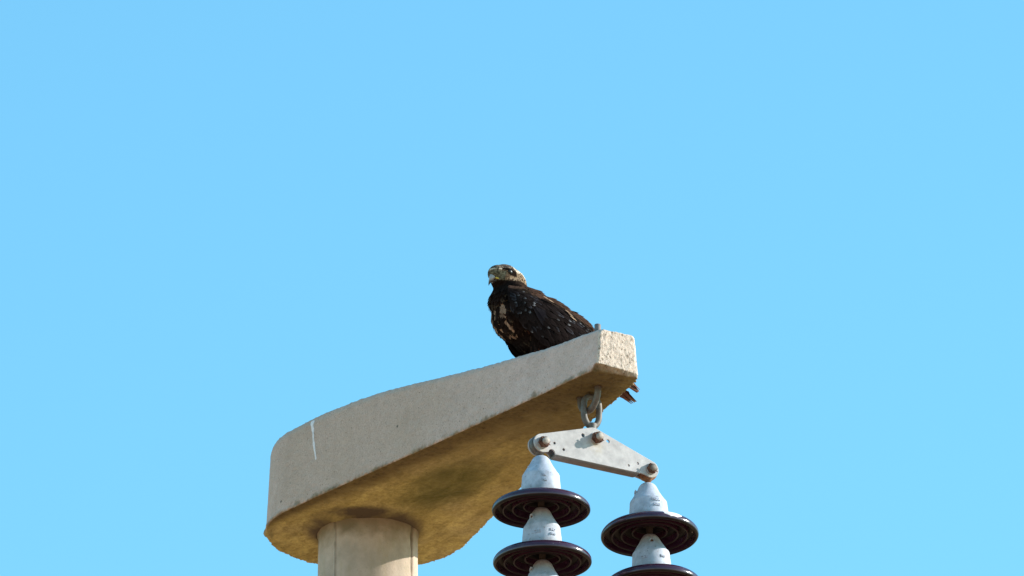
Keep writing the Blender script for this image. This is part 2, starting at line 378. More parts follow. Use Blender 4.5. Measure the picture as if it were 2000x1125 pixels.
# ------------------------------------------------------------------ bracket (x along the arm, y across, z up from its underside)
br = empty('concrete_bracket', (0, 0, Z0), RZ)
tag(br, 'tapering grey concrete bracket arm on the pole, brown stained underneath', 'bracket')
HA = [-0.28, 0, 0.11, 0.22, 0.30, 0.45, 0.63, 0.78, 0.93, 1.02, 1.11, 1.20, 1.27, 1.36]; HH = [0.236, 0.238, 0.242, 0.242, 0.238, 0.226, 0.199, 0.177, 0.156, 0.146, 0.134, 0.126, 0.124, 0.113]
def top_h(a):
    return 0.25*interp(a-0.04, HA, HH) + 0.5*interp(a, HA, HH) + 0.25*interp(a+0.04, HA, HH)
LT = 1.343
def outline(ins):
    r = 0.277 - ins; pts = []
    a0 = math.asin(0.1575)
    for k in range(61):                                   # collar arc round the pole, from the near side to the far side
        t = -math.pi/2 + a0 - (math.pi + 2*a0)*0 - k/60*(math.pi + 2*a0)*1
        t = -(math.pi/2 - a0) - k/60*(2*math.pi - 2*(math.pi/2 - a0))
        pts.append((r*math.cos(t), r*math.sin(t)))
    w1 = 0.0665 - ins
    x0, y0 = pts[-1]; c = 0.010
    for k in range(1, 24):
        t = k/24; pts.append((x0+(LT-c-x0)*t, y0+(w1-y0)*t - 0.012*math.sin(math.pi*t)**2*(1 if 0.1 < t else 0)))
    pts += [(LT-c, w1), (LT-c*0.3, w1-c*0.3), (LT, w1-c)]
    for k in range(1, 6): pts.append((LT, (w1-c)*(1-k/6*2)))
    pts += [(LT, -w1+0.006), (LT-0.006, -w1)]
    x1, y1 = pts[0]
    for k in range(1, 24):
        t = k/24; pts.append((LT-0.006+(x1-LT+0.006)*t, -w1+(y1+w1)*t + 0.010*math.sin(math.pi*t)**2*(1-t)))
    return pts
levels = []
for t, ins in [(0, 0.0), (0.12, 0.0015), (0.5, 0.006), (0.93, 0.0105), (1.0, 0.016)]:
    ring = []
    for (x, y) in outline(ins):
        z = t*top_h(x)
        if t == 0 and x > LT-0.03: z += 0.0
        brk = max(0, min(1, (0.05 - y)/0.11))              # bottom arris of the end broken away at the near corner
        if t == 0 and x > LT-0.012: x -= 0.004 + 0.018*brk
        if t == 0.12 and x > LT-0.012: z += 0.007*brk - 0.003
        ring.append((x, y, z))
    levels.append(ring)
N = len(levels[0]); vs = [p for r_ in levels for p in r_]; fs = []
for i in range(len(levels)-1):
    for k in range(N):
        k2 = (k+1) % N; fs.append((i*N+k, (i+1)*N+k, (i+1)*N+k2, i*N+k2))
def capface(base, rev):
    """strips across the arm, joining near-side to far-side outline points"""
    out = []
    i, j = 0, N-1
    idx = list(range(N))
    # simple ear-free cap: fan of triangles about the axis is avoided by pairing mirrored points
    bm = bmesh.new(); bv = [bm.verts.new((levels[base][k][0], levels[base][k][1], 0)) for k in idx]
    f = bm.faces.new(bv); r_ = bmesh.ops.triangulate(bm, faces=[f]); bm.verts.index_update()
    for q in bm.faces: out.append(tuple(v.index + base*N for v in q.verts))
    bm.free(); return out
fs += capface(0, False) + capface(len(levels)-1, True)
bme = voxel(vs, fs, 0.0036)
nv = len(bme.vertices)
und = [0.0]*nv; endf = [0.0]*nv; dirt_and_shade = [0.0]*nv; newco = []
for v in bme.vertices:
    p = v.co; n = v.normal
    e = sstep(LT-0.02, LT-0.004, p.x) * sstep(0.45, 0.8, n.x)
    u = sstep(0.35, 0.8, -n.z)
    d = 0.0006*noise.noise(p*14) + 0.0008*noise.noise(p*80)
    # coarse broken end with upright ribs
    if e > 0:
        q = Vector((p.x*30, p.y*150, p.z*42)); q2 = Vector((p.x*30, p.y*330, p.z*150))
        d += e*(0.0005*noise.noise(q) + 0.0018*noise.noise(q2))
    low = math.exp(-(p.z/0.012)**2); wob = noise.noise(Vector((p.x*9, p.y*9, 3)))
    d += low*(0.0016*noise.noise(p*60) + 0.0024*noise.noise(p*150) )
    top = top_h(p.x); hi = math.exp(-((p.z-top)/0.014)**2)
    d += hi*(0.0012*noise.noise(p*70))
    if p.x > 1.0 and p.y > 0: d += low*0.004*noise.noise(p*75 + Vector((5, 5, 5)))
    # shallow dish and drip lip under the arm, fin of grout left by the mould
    rr = math.hypot(p.x, p.y)
    if u > 0.5: d -= 0.003*(0.5+0.5*noise.noise(p*7))
    if p.x < 0.05 and p.z < 0.01 and 0.262 < rr: d += 0.003*max(0, 0.35 + noise.noise(Vector((p.x*14, p.y*14, 9)))) + 0.009*math.exp(-((p.x+0.135)/0.02)**2)*(1 if p.y < 0 else 0)*sstep(0.010, 0.0, p.z)
    newco.append(p + n*d)
    und[v.index] = min(1, max(0, u + low*sstep(0.0, 0.5, 0.25 + wob)*0.35*(1 if p.y < 0 else 1)*sstep(0.022, 0.0, p.z + 0.010*noise.noise(p*50))))
    endf[v.index] = e
    dirt_and_shade[v.index] = (1-u)*(1-e)*sstep(0.016, 0.0, p.z + 0.014*noise.noise(p*30) + 0.010*noise.noise(p*110)+0.004)*0.8
    if p.x > LT-0.05 and n.z < -0.2 and n.x > 0.25: dirt_and_shade[v.index] = 0.60  # shade of the downward-facing end chamfer put in as dark colour
for v, c in zip(bme.vertices, newco): v.co = c
for nme, arr in (('under', und), ('endface', endf), ('dirt_and_shade', dirt_and_shade)):
    at = bme.attributes.new(nme, 'FLOAT', 'POINT'); at.data.foreach_set('value', arr)
bme.update()
arm = link('arm_body', bme, M_BR, br, True)
BV = BVHTree.FromObject(arm, bpy.context.evaluated_depsgraph_get())
# dried white dropping running down the near side of the collar
def near_surface(x, z):
    h = BV.ray_cast(Vector((x, -1.0, z)), Vector((0, 1, 0))); return h[0], h[1]
vs, fs = [], []
path = [(0.156, 0.234, 0.0075), (0.159, 0.216, 0.0055), (0.163, 0.20, 0.0042), (0.166, 0.18, 0.0034), (0.171, 0.155, 0.0036), (0.178, 0.13, 0.0034), (0.182, 0.112, 0.0016)]
DROP = smoothcurve(path, 6)
for (x, z, wd) in DROP:
    x -= 0.022
    wd *= 1 + 0.5*noise.noise(Vector((z*90, 3, 1)))
    for s in (-1, 0, 1):
        hp, hn = near_surface(x + s*wd, z)
        vs.append(hp + hn*(0.0012 if s == 0 else 0.0004))
for i in range(len(DROP)-1):
    for s in (0, 1): fs.append((i*3+s, i*3+s+1, i*3+s+4, i*3+s+3))
link('dropping_streak', mesh(vs, fs), M_DROP, br, True)['label'] = 'white dried dropping running down the side'
# crumbs of grout left round the hole of the pole
vs, fs = lathe([(0.1375, -0.006), (0.150, -0.0045), (0.168, -0.001), (0.185, 0.003)], 128)
vs = [(x*(1+0.05*noise.noise(Vector((x*14, y*14, 2)))), y*(1+0.05*noise.noise(Vector((x*14, y*14, 2)))), z*(1+0.6*noise.noise(Vector((x*20, y*20, 5))))) for (x, y, z) in vs]
gm = mesh(vs, fs)
for nme in ('under',):
    at = gm.attributes.new(nme, 'FLOAT', 'POINT'); at.data.foreach_set('value', [1.0]*len(vs))
link('grout_collar', gm, M_BR, br, True)

# ------------------------------------------------------------------ hardware frame: x along the line (PR), y away from the viewer (-AX), z up, origin at the hook point
HK = AX*1.187 + UP*Z0
HW = Matrix(((PR.x, -AX.x, 0, HK.x), (PR.y, -AX.y, 0, HK.y), (0, 0, 1, HK.z), (0, 0, 0, 1)))
HRZ = math.atan2(PR.y, PR.x)
def hw(x, y, z): return HW @ Vector((x, y, z))
def hempty(name, x, y, z):
    return empty(name, hw(x, y, z), HRZ)

# U bolt through the tip of the arm (legs stand along the arm)
ub = hempty('u_bolt', 0, 0, 0)
tag(ub, 'galvanised steel u-bolt through the tip of the concrete bracket', 'bolt')
rU = 0.0455; zc = -0.004
pth = [(0.004, rU, 0.140), (0.004, rU, 0.06), (0.004, rU, 0.0)] + [(0.004 , rU*math.cos(t), zc - rU*0.98*math.sin(t)) for t in [math.pi*k/18 for k in range(0, 19)]] + [(0.004, -rU, 0.0), (0.004, -rU, 0.06)]
link('u_bar', mesh(*tube(pth, 0.0088, 20)), M_ROD, ub, True)
for yy, zt in ((-rU, 0.1775), (rU, 0.152)):
    zb = top_h(1.187 - yy)
    prof = [(0.0, zt)] ; v1 = lathe([(0.0005, zt), (0.0075, zt), (0.0085, zt-0.0015), (0.0085, 0.05)], 20)
    link('stud_end', mesh(*xf(v1, Matrix.Translation((0.004, yy, 0)))), M_STUD, ub, True)
    hx = []
    for zz in (zb+0.004, zb+0.016):
        hx += [(0.015*math.cos(R(60*k)), 0.015*math.sin(R(60*k)), zz) for k in range(6)]
    hf = [tuple(range(5, -1, -1)), tuple(range(6, 12))] + [(k, (k+1) % 6, 6+(k+1) % 6, 6+k) for k in range(6)]
    link('nut', mesh(*xf((hx, hf), Matrix.Translation((0.004, yy, 0)))), M_STUD, ub)

# shackle hanging in the U bolt
sh = hempty('shackle', 0.011, 0, -0.03)
tag(sh, 'galvanised forged shackle hooked in the u-bolt above the yoke plate', 'shackle')
hs = 0.0222; zt = 0.006; rr = 0.0083
loop = [(hs*math.cos(t), 0, zt - 0.006 + hs*math.sin(t)*0.95) for t in [math.pi*k/20 for k in range(21)]]
left = [(-hs-0.001, 0, -0.012), (-hs*1.02, 0, -0.026), (-hs*0.98, 0, -0.038), (-hs*0.80, 0, -0.049), (-hs*0.45, 0, -0.059), (0, 0, -0.063)]
right = [(-x, y, z) for (x, y, z) in left]
pA = smoothcurve(left[::-1] + loop[::-1][:1], 6)
body = merge(tube(smoothcurve([left[-1]] + left[::-1][1:] + [(-hs, 0, 0)] , 6), rr, 20),
             tube(smoothcurve([right[-1]] + right[::-1][1:] + [(hs, 0, 0)], 6), rr, 20), tube(loop, rr, 20))
tg = lathe([(0.0001, -0.009), (0.019, -0.009), (0.021, -0.007), (0.021, 0.007), (0.019, 0.009), (0.0001, 0.009)], 32)
tg = xf(tg, Matrix.Translation((0.003, 0, -0.101)) @ Matrix.Rotation(R(90), 4, 'X'))
neckv = tube([(0, 0, -0.054), (0.001, 0, -0.07), (0.002, 0, -0.09)], [0.0125, 0.012, 0.013], 20)
link('shackle_bow', voxel(*merge(body, tg, neckv), 0.0014, 4), M_ROD, sh, True)

# ------------------------------------------------------------------ yoke plate
yk = hempty('yoke_plate', 0, 0, 0)
tag(yk, 'light grey triangular steel yoke plate joining both insulator strings', 'yoke plate')
def arc(cx, cz, r, a0, a1, n): return [(cx + r*math.cos(R(a0+(a1-a0)*k/n)), cz + r*math.sin(R(a0+(a1-a0)*k/n))) for k in range(n+1)]
LB, MB_, RB = (-0.1463, -0.1741), (0.0141, -0.131), (0.1795, -0.1845)
def plate_outline():
    o = []
    o += arc(LB[0], LB[1], 0.0245, 285, 100, 16)
    o += arc(0.0075, -0.131, 0.0285, 102, 63, 8)
    o += arc(RB[0], RB[1], 0.0225, 62, -120, 16)
    o += [(0.150, -0.2005), (0.146, -0.2018), (0.142, -0.2015)]
    o += [(0.05, -0.2005), (-0.05, -0.1992), (-0.107, -0.1985)]
    o += arc(-0.119, -0.1965, 0.0105, -8, 170, 8)[1:]
    return o
def plate_mesh(y0, thick, holes):
    cu = bpy.data.curves.new('c', 'CURVE'); cu.dimensions = '2D'; cu.fill_mode = 'BOTH'; cu.extrude = thick/2-0.0008; cu.bevel_depth = 0.0008; cu.bevel_resolution = 2
    def spl(pts):
        s = cu.splines.new('POLY'); s.points.add(len(pts)-1); s.use_cyclic_u = True
        for q, (x, z) in zip(s.points, pts): q.co = (x, z, 0, 1)
    spl(plate_outline())
    for (x, z, r) in holes: spl(arc(x, z, r, 0, 345, 23))
    o = bpy.data.objects.new('tmp', cu); col.objects.link(o); bpy.context.view_layer.update()
    me = evaluated(o); bpy.data.objects.remove(o)
    me.transform(Matrix.Translation((0, y0, 0)) @ Matrix.Rotation(R(90), 4, 'X')); me.update(); return me
HOLES = [(-0.0252, -0.1296, 0.0058), (-0.1109, -0.1682, 0.0042), (-0.0834, -0.1809, 0.0044), (0.0497, -0.1321, 0.0058), (0.1121, -0.1876, 0.0040), (0.1397, -0.1769, 0.0042)]
link('front_plate', plate_mesh(-0.0155, 0.005, HOLES), M_PLATE, yk)
link('back_plate', plate_mesh(0.0145, 0.005, [h for h in HOLES if h[0] < -0.05]), M_PLATE, yk)
prof = []
for a in range(0, 91, 15): prof.append((-0.010 - 0.008*math.cos(R(a)), -0.1965 - 0.0085*math.sin(R(a))))
for a in range(0, 91, 15): prof.append((0.009 + 0.008*math.sin(R(a)), -0.1965 - 0.0085*math.cos(R(a))))
prof = [(-0.018, -0.190)] + prof + [(0.017, -0.190)] + [(0.012, -0.190), (0.012, -0.1985), (-0.013, -0.1985), (-0.013, -0.190)]
prof = prof
vs, fs = [], []
for (ux, dz) in ((-0.107, 0.0022), (-0.104, 0.0008), (0.140, -0.0013), (0.1435, -0.0005)):
    for (y, z) in prof: vs.append((ux, y + (0.00035 if abs(y) > 0.0165 and z > -0.197 else 0), z + dz))
n = len(prof)
for i in range(3):
    for k in range(n): fs.append((i*n+k, i*n+(k+1) % n, (i+1)*n+(k+1) % n, (i+1)*n+k))
fs += [tuple(range(n)), tuple(3*n+k for k in range(n-1, -1, -1))]
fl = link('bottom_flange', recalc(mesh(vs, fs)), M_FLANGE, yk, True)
def hexnut(r, y0, y1, rot=0):
    bev = 0.0018; vs = []
    rings = [(r*0.92, y0), (r, y0+bev) if y0 < y1 else (r, y0-bev), (r, y1-bev) if y0 < y1 else (r, y1+bev), (r*0.90, y1)]
    for (rr_, y) in rings: vs += [(rr_*math.cos(R(60*k+rot)), y, rr_*math.sin(R(60*k+rot))) for k in range(6)]
    fs = [tuple(range(6)), tuple(18+k for k in range(5, -1, -1))]
    for i in range(3): fs += [(i*6+k, i*6+(k+1) % 6, (i+1)*6+(k+1) % 6, (i+1)*6+k) for k in range(6)]
    return vs, fs
def rodY(r, y0, y1, seg=24):
    return xf(lathe([(0.0003, y0), (r*0.85, y0), (r, y0+0.0015), (r, y1-0.0015), (r*0.85, y1), (0.0003, y1)], seg), Matrix.Rotation(R(-90), 4, 'X'))
M_BOLTEND = mat_galv('pale_bolt_end', (0.26, 0.215, 0.19), (0.42, 0.36, 0.32), 0.7, 0.1, 150)
M_BOLTDARK = mat_galv('dull_bolt_end', (0.10, 0.08, 0.07), (0.22, 0.18, 0.16), 0.7, 0.1, 150)
for (c, nr, prot, rot) in ((LB, 0.0155, 0.023, 8), (MB_, 0.0160, 0.025, 20), (RB, 0.0145, 0.017, 0)):
    b0 = link('bolt', recalc(mesh(*xf(rodY(0.0092, -0.018-prot, 0.030), Matrix.Translation((c[0], 0, c[1]))))), M_BOLTDARK if c is RB else M_BOLTEND, yk, True)
    link('nut', recalc(mesh(*xf(hexnut(nr, -0.0185, -0.0185-prot*0.62, rot), Matrix.Translation((c[0], 0, c[1]))))), M_RUST, b0)
    wv = xf(lathe([(0.0095, 0), (nr*1.06, 0), (nr*1.06, 0.0028), (0.0095, 0.0028)], 28, True), Matrix.Translation((c[0], -0.0182, c[1])) @ Matrix.Rotation(R(90), 4, 'X'))
    link('washer', recalc(mesh(*wv)), M_PLATE, b0, False)
    link('bolt_head', recalc(mesh(*xf(hexnut(nr, 0.0178, 0.028, rot), Matrix.Translation((c[0], 0, c[1]))))), M_RUST, b0)
    # split pin through the end of the bolt
    sp = tube([(c[0]-0.010, -0.018-prot*0.82, c[1]+0.010), (c[0]+0.010, -0.018-prot*0.82, c[1]-0.010), (c[0]+0.013, -0.016-prot*0.8, c[1]-0.009)], 0.0013, 8)
    link('split_pin', mesh(*sp), M_RUST, b0, True)

# ------------------------------------------------------------------ ball eyes under the yoke
def ball_eye(c, xb, zb, m, label, er):
    e = hempty('ball_eye', c[0], 0, c[1]); tag(e, label, 'ball eye', 'eye fittings under the yoke plate')
    ring = xf(lathe([(0.0095, -0.008), (er-0.003, -0.0085), (er, -0.005), (er, 0.005), (er-0.003, 0.0085), (0.0095, 0.008)], 36, True), Matrix.Rotation(R(90), 4, 'X'))
    nk = tube([(0.0, 0, -er*0.5), ((xb-c[0])*0.5, 0, -er*0.95), ((xb-c[0])*0.8, 0, -er*1.15), (xb-c[0], 0, zb-c[1]-0.012)], [0.016, 0.011, 0.0062, 0.0060], 18)
    me = voxel(*merge(ring, nk), 0.0014, 3)
    link('eye_shank', me, m, e, True)
ball_eye(LB, -0.1405, -0.2057, M_ROD, 'grey ball eye between the left end of yoke plate and left insulator string', 0.0255)
ball_eye(RB, 0.1823, -0.2122, M_ORUST, 'rusty orange ball eye under the right end of the yoke plate', 0.0275)

# ------------------------------------------------------------------ insulators (origin on the rim plane of the disc)
CAP = [(0.0002, 0.1515), (0.010, 0.1510), (0.0155, 0.1490), (0.0195, 0.1455), (0.0235, 0.140), (0.0272, 0.132), (0.0322, 0.122), (0.0378, 0.1125), (0.0430, 0.1035), (0.0480, 0.0955), (0.0494, 0.083), (0.0508, 0.070), (0.0520, 0.052), (0.0535, 0.045), (0.0535, 0.036)]
DISC = [(0.044, 0.0385), (0.0535, 0.0385), (0.065, 0.0365), (0.080, 0.0325), (0.095, 0.028), (0.107, 0.0245), (0.117, 0.0200), (0.1235, 0.0145), (0.1272, 0.0085), (0.1280, 0.0040), (0.1274, 0.0), (0.1252, -0.0034), (0.1220, -0.0046), (0.1200, -0.0030),
        (0.1190, 0.0015), (0.1178, 0.006), (0.1168, 0.012), (0.1145, 0.0155), (0.108, 0.0165), (0.1035, 0.0155), (0.1015, 0.011), (0.1008, 0.001), (0.0996, -0.0010), (0.0982, -0.0010), (0.0970, 0.001), (0.0963, 0.012), (0.0945, 0.0185), (0.087, 0.0215), (0.0785, 0.0205), (0.0765, 0.015),
        (0.0758, 0.0035), (0.0746, 0.0015), (0.0732, 0.0015), (0.0720, 0.0035), (0.0711, 0.015), (0.0690, 0.0235), (0.060, 0.0275), (0.0500, 0.0265), (0.0480, 0.020), (0.0474, 0.012), (0.0462, 0.0095), (0.0442, 0.0095), (0.0430, 0.012), (0.0425, 0.020), (0.0405, 0.029), (0.030, 0.033), (0.020, 0.033)]
PIN = [(0.020, 0.0335), (0.018, 0.0325), (0.0125, 0.030), (0.0085, 0.026), (0.0080, 0.0), (0.0078, -0.012)]
disc_me = mesh(*lathe(smoothcurve(DISC, 2), 128)); cap_me = None
def cap_mesh(seed):
    vs, fs = lathe(smoothcurve(CAP, 3), 72)
    out = []
    for (x, y, z) in vs:
        a = math.atan2(y, x); k = 1 + 0.010*noise.noise(Vector((x*40, y*40, z*40 + seed))) + 0.02*sstep(0.14, 0.11, z)*sstep(0.08, 0.10, z)*math.cos(2*a+seed)
        out.append((x*k, y*k, z + 0.0010*noise.noise(Vector((x*60, y*60, seed)))))
    return mesh(out, fs)
def cap_radius(z):
    P = CAP[::-1]; return interp(z, [p[1] for p in P], [p[0] for p in P])
def letters(txt, size, a_mid, z, out=0.0005):
    """raised foundry letters bent round the cap at height z, centred on direction a_mid"""
    cu = bpy.data.curves.new('t', 'FONT'); cu.body = txt; cu.size = size; cu.extrude = 0.0016; cu.align_x = 'CENTER'; cu.offset = 0.0004; cu.resolution_u = 2
    o = bpy.data.objects.new('tmp', cu); col.objects.link(o); bpy.context.view_layer.update(); me = evaluated(o); bpy.data.objects.remove(o)
    for v in me.vertices:
        x, y, d = v.co; zz = z + y; r = cap_radius(zz) + out + d; a = a_mid + x/cap_radius(z)
        v.co = (r*math.cos(a), r*math.sin(a), zz)
    me.update(); return me
VIEW = R(-90) - HRZ                                       # direction of the viewer in an insulator's own frame
def insulator(x, z, tilt, pitch, seed, label, group, texts, pin_at, dropping=None):
    t = hempty('disc_insulator', x, 0, z); tag(t, label, 'insulator', group)
    t.rotation_euler = (0, 0, HRZ); t.rotation_mode = 'XYZ'
    t.rotation_euler = (Matrix.Rotation(R(pitch), 3, 'X') @ Matrix.Rotation(R(tilt), 3, 'Y') @ Matrix.Rotation(HRZ, 3, 'Z')).to_euler()
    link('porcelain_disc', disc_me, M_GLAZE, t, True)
    cp = link('metal_cap', cap_mesh(seed), M_CAP, t, True)
    link('pin', pin_me, M_PIN, t, True)
    for (s, size, a, zz) in texts:
        link('raised_lettering', letters(s, size, VIEW + R(a), zz), M_CAP, cp)
    # locking pin and its window in the socket
    a, zz = VIEW + R(pin_at), 0.120
    r = cap_radius(zz); d = Vector((math.cos(a), math.sin(a), 0)); pos = d*(r-0.002) + Vector((0, 0, zz))
    rot = d.to_track_quat('Z', 'Y').to_matrix().to_4x4()
    wv = lathe([(0.0045, 0.0), (0.0058, 0.003), (0.0068, 0.0045), (0.0060, 0.0052), (0.0045, 0.004), (0.0040, -0.002)], 18)
    link('socket_lip', mesh(*xf(wv, Matrix.Translation(pos) @ rot @ Matrix.Diagonal((1.0, 1.3, 1.0, 1)))), M_CAP, cp, True)
    hv = lathe([(0.0001, 0.0022), (0.0044, 0.0022), (0.0046, -0.003)], 16)
    link('locking_pin', mesh(*xf(hv, Matrix.Translation(pos) @ rot)), M_RUST, cp, True)
    kv = lathe([(0.0001, 0.006), (0.0025, 0.0055), (0.0035, 0.0035), (0.0035, -0.003)], 14)
    a2 = a + R(180); p2 = Vector((math.cos(a2)*(r-0.001), math.sin(a2)*(r-0.001), zz-0.004))
    link('pin_boss', mesh(*xf(kv, Matrix.Translation(p2) @ Vector((math.cos(a2), math.sin(a2), 0)).to_track_quat('Z', 'Y').to_matrix().to_4x4())), M_CAP, cp, True)
    if dropping:
        vs, fs = [], []; na, nr = 14, 12
        pr = smoothcurve([p for p in DISC[3:10]], 2); nr = len(pr)
        for i, q in enumerate(pr):
            u = i/(nr-1); half = R(12)*(0.75 + 0.25*math.sin(u*3.0) - (0.45*sstep(0.75, 1.0, u)))
            for k in range(na+1):
                s = k/na*2-1; a = VIEW + R(dropping) + half*s*(1+0.25*noise.noise(Vector((u*5, s*0+ (1 if s > 0 else 2), 1))))
                off = 0.0012*(1-abs(s)**4)*(0.9+0.7*noise.noise(Vector((u*7, s*6, 4)))) + 0.0001
                rr_ = q[0] + off*0.6; vs.append((rr_*math.cos(a), rr_*math.sin(a), q[1] + off*0.8))
        for i in range(nr-1):
            for k in range(na): fs.append((i*(na+1)+k, i*(na+1)+k+1, (i+1)*(na+1)+k+1, (i+1)*(na+1)+k))
        for (ra, aa_) in ((0.111, -128), (0.085, -131), (0.063, -136), (0.119, -140), (0.112, -62)):
            an = VIEW + R(aa_+90+70); pz = interp(ra, [0.063, 0.085, 0.111, 0.112, 0.119], [0.026, 0.021, 0.016, 0.016, 0.0])
            link('speck', mesh(*ellipsoid((ra*math.cos(an), ra*math.sin(an), pz), (0.0016, 0.0016, 0.001), 0, 8, 6)), M_DROP, t, True)
        d_ = link('dropping', mesh(vs, fs), M_DROP, t, True); d_['label'] = 'crusted white bird dropping on the rim'
    return t
pin_me = mesh(*lathe(PIN, 20))
GRP = 'brown disc insulators hanging under the yoke plate'
insulator(-0.1407, -0.3565, -0.4, 0, 1.3, 'top brown disc insulator of the left string, in front of the concrete arm', GRP, [('PA', 0.0095, 8, 0.080), ('MR', 0.0095, 10, 0.066)], 118)
insulator(-0.1371, -0.5003, -1.0, 0, 2.7, 'second brown disc insulator of the left string, below the top disc', GRP, [('CIG', 0.012, -14, 0.066), ('IND', 0.0085, 34, 0.074), ('1141', 0.0085, 33, 0.062)], -48)
insulator(-0.1330, -0.6440, -1.2, 0, 4.1, 'lowest brown insulator of the left string, only its pale cap showing', GRP, [], -60)
insulator(0.1855, -0.3662, -2.0, -3.5, 5.9, 'top brown disc insulator of the right string with white dropping on its rim', GRP, [('PARA', 0.0095, 22, 0.083), ('ARG', 0.0095, 24, 0.068)], -68, 29)
insulator(0.1935, -0.5085, -2.6, -2.5, 7.7, 'second brown disc insulator of the right string, cut by the picture edge', GRP, [('CET', 0.011, -22, 0.067), ('WI', 0.009, 35, 0.070)], 6)

# ------------------------------------------------------------------ the hawk (x forward, y to its left, z up, origin between its feet)
PA = 0.915
HO = AX*PA + UP*(Z0 + 0.147)              # between the feet
hawk = empty('hawk', HO, math.atan2(-PR.y, -PR.x))
tag(hawk, 'dark brown hawk with pale head perched on the concrete bracket arm', 'bird')
EL = [((0.046, 0, 0.160), (0.079, 0.078, 0.080), 30), ((-0.030, 0, 0.158), (0.105, 0.074, 0.056), 20), ((-0.108, 0, 0.137), (0.090, 0.057, 0.050), 32),
      ((0.076, 0, 0.208), (0.046, 0.052, 0.052), 40), ((0.091, 0, 0.251), (0.047, 0.0345, 0.040), 0), ((0.068, 0, 0.247), (0.045, 0.036, 0.036), 30), ((0.120, 0, 0.258), (0.026, 0.026, 0.024), -4),
      ((-0.002, 0.036, 0.078), (0.038, 0.032, 0.062), 4), ((-0.012, -0.032, 0.078), (0.036, 0.030, 0.062), 4), ((0.008, 0.040, 0.040), (0.017, 0.015, 0.032), 0), ((0.008, -0.040, 0.040), (0.017, 0.015, 0.032), 0),
      ((-0.05, 0, 0.105), (0.085, 0.055, 0.048), 30), ((0.022, 0, 0.115), (0.055, 0.055, 0.055), 40),
      ((0.094, 0, 0.190), (0.040, 0.050, 0.045), 0),
      ((0.098, 0.024, 0.266), (0.026, 0.011, 0.008), -6), ((0.098, -0.024, 0.266), (0.026, 0.011, 0.008), -6)]
body_me = voxel(*merge(*[ellipsoid(*e) for e in EL]), 0.0035, 5)
body = link('body', body_me, M_FEATH, hawk, True)
def hue(c, k=0.25):
    v = 1 + random.uniform(-k, k); return tuple(max(0.002, min(0.9, x*v)) for x in c)
def lerp3(a, b, t): return tuple(x*(1-t)+y*t for x, y in zip(a, b))
BLACK, DARK, BROWN, RUSTY = (0.0100, 0.0068, 0.0066), (0.0150, 0.0095, 0.0084), (0.060, 0.032, 0.023), (0.048, 0.021, 0.014)
BUFF, PALE, TAN, SLATE = (0.42, 0.30, 0.20), (0.80, 0.64, 0.49), (0.27, 0.175, 0.11), (0.008, 0.0065, 0.0085)
# pale blotches of the breast: centre (f, s, u) and size, in the bird's own frame
BLOTCH = [(0.030, 0.166, 0.0065), (0.029, 0.156, 0.007), (0.026, 0.145, 0.005), (0.028, 0.124, 0.006), (0.033, 0.113, 0.0055), (-0.034, 0.192, 0.011), (-0.032, 0.172, 0.011), (-0.034, 0.150, 0.010), (-0.034, 0.130, 0.011), (-0.028, 0.112, 0.008), (0.012, 0.092, 0.005), (-0.002, 0.150, 0.0045), (0.020, 0.098, 0.004), (0.0, 0.115, 0.004)]
def body_colour(p, n):
    f, s, u = p; a = abs(s)
    q = noise.noise(p*90)
    if u > 0.224 and f > 0.025:                                       # head
        if u < 0.234 and f > 0.045: return (hue(DARK if f > 0.090 else (0.034, 0.021, 0.016), 0.4), 0)
        if f > 0.116 and u < 0.258: return (lerp3((0.045, 0.038, 0.026), (0.24, 0.21, 0.145), random.random()), 0)
        if f > 0.104 and u < 0.262: return (hue(lerp3(TAN, BROWN, random.random()), 0.4), 0)
        if 0.080 < f < 0.125 and 0.248 < u < 0.2685 and a > 0.014: return (hue((0.016, 0.010, 0.008)), 0)
        if f > 0.088 and u >= 0.2665: return (hue((0.11, 0.078, 0.064), 0.6) if random.random() > 0.22 else hue(BUFF), 1)
        if f > 0.082 and u < 0.236: return (hue(DARK), 0)
        if u > 0.262: return (hue(PALE if q > -0.15 else BUFF, 0.25) if random.random() > 0.15 else hue(BROWN, 0.5), 0)  # pale rear crown and nape, colour brightened further for sunlight on it
        if u < 0.236: return (hue(TAN if f < 0.055 else (0.05, 0.032, 0.024), 0.3), 0)
        return (hue(lerp3(TAN, BUFF, max(0, min(1, 0.4+q)))) if random.random() > 0.34 else hue(BROWN, 0.5), 1)
    if n.x > 0.1:
        for bs, bu, r in BLOTCH:
            if math.hypot(s-bs, (u-bu)*0.75) < r: return (hue((0.27, 0.172, 0.125), 0.45), 2)
    if n.x > 0.15 and u > 0.06:                                       # breast
        z = noise.noise(Vector((f*20, s*34, u*22)) + Vector((3, 7, 1)))
        if z > 0.56 and u < 0.17: return (hue((0.24, 0.15, 0.105), 0.4), 2)
        return (hue(DARK, 0.4), 1 if random.random() > 0.85 else 0)
    if n.z > 0.3: return (hue(BROWN, 0.3), 0)
    if u < 0.115: return (hue(RUSTY, 0.5), 1 if random.random() > 0.9 else 0)
    return (hue(DARK, 0.4), 0)
def turn(p):
    k = sstep(0.212, 0.238, p.z)*sstep(0.0, 0.03, p.x)
    if k <= 0: return Vector(p)
    q = Vector(p) - Vector((0.078, 0, 0)); a = R(13)*k
    return Vector((q.x*math.cos(a) - q.y*math.sin(a), q.x*math.sin(a) + q.y*math.cos(a), q.z)) + Vector((0.078 + 0.004*k, 0, 0))
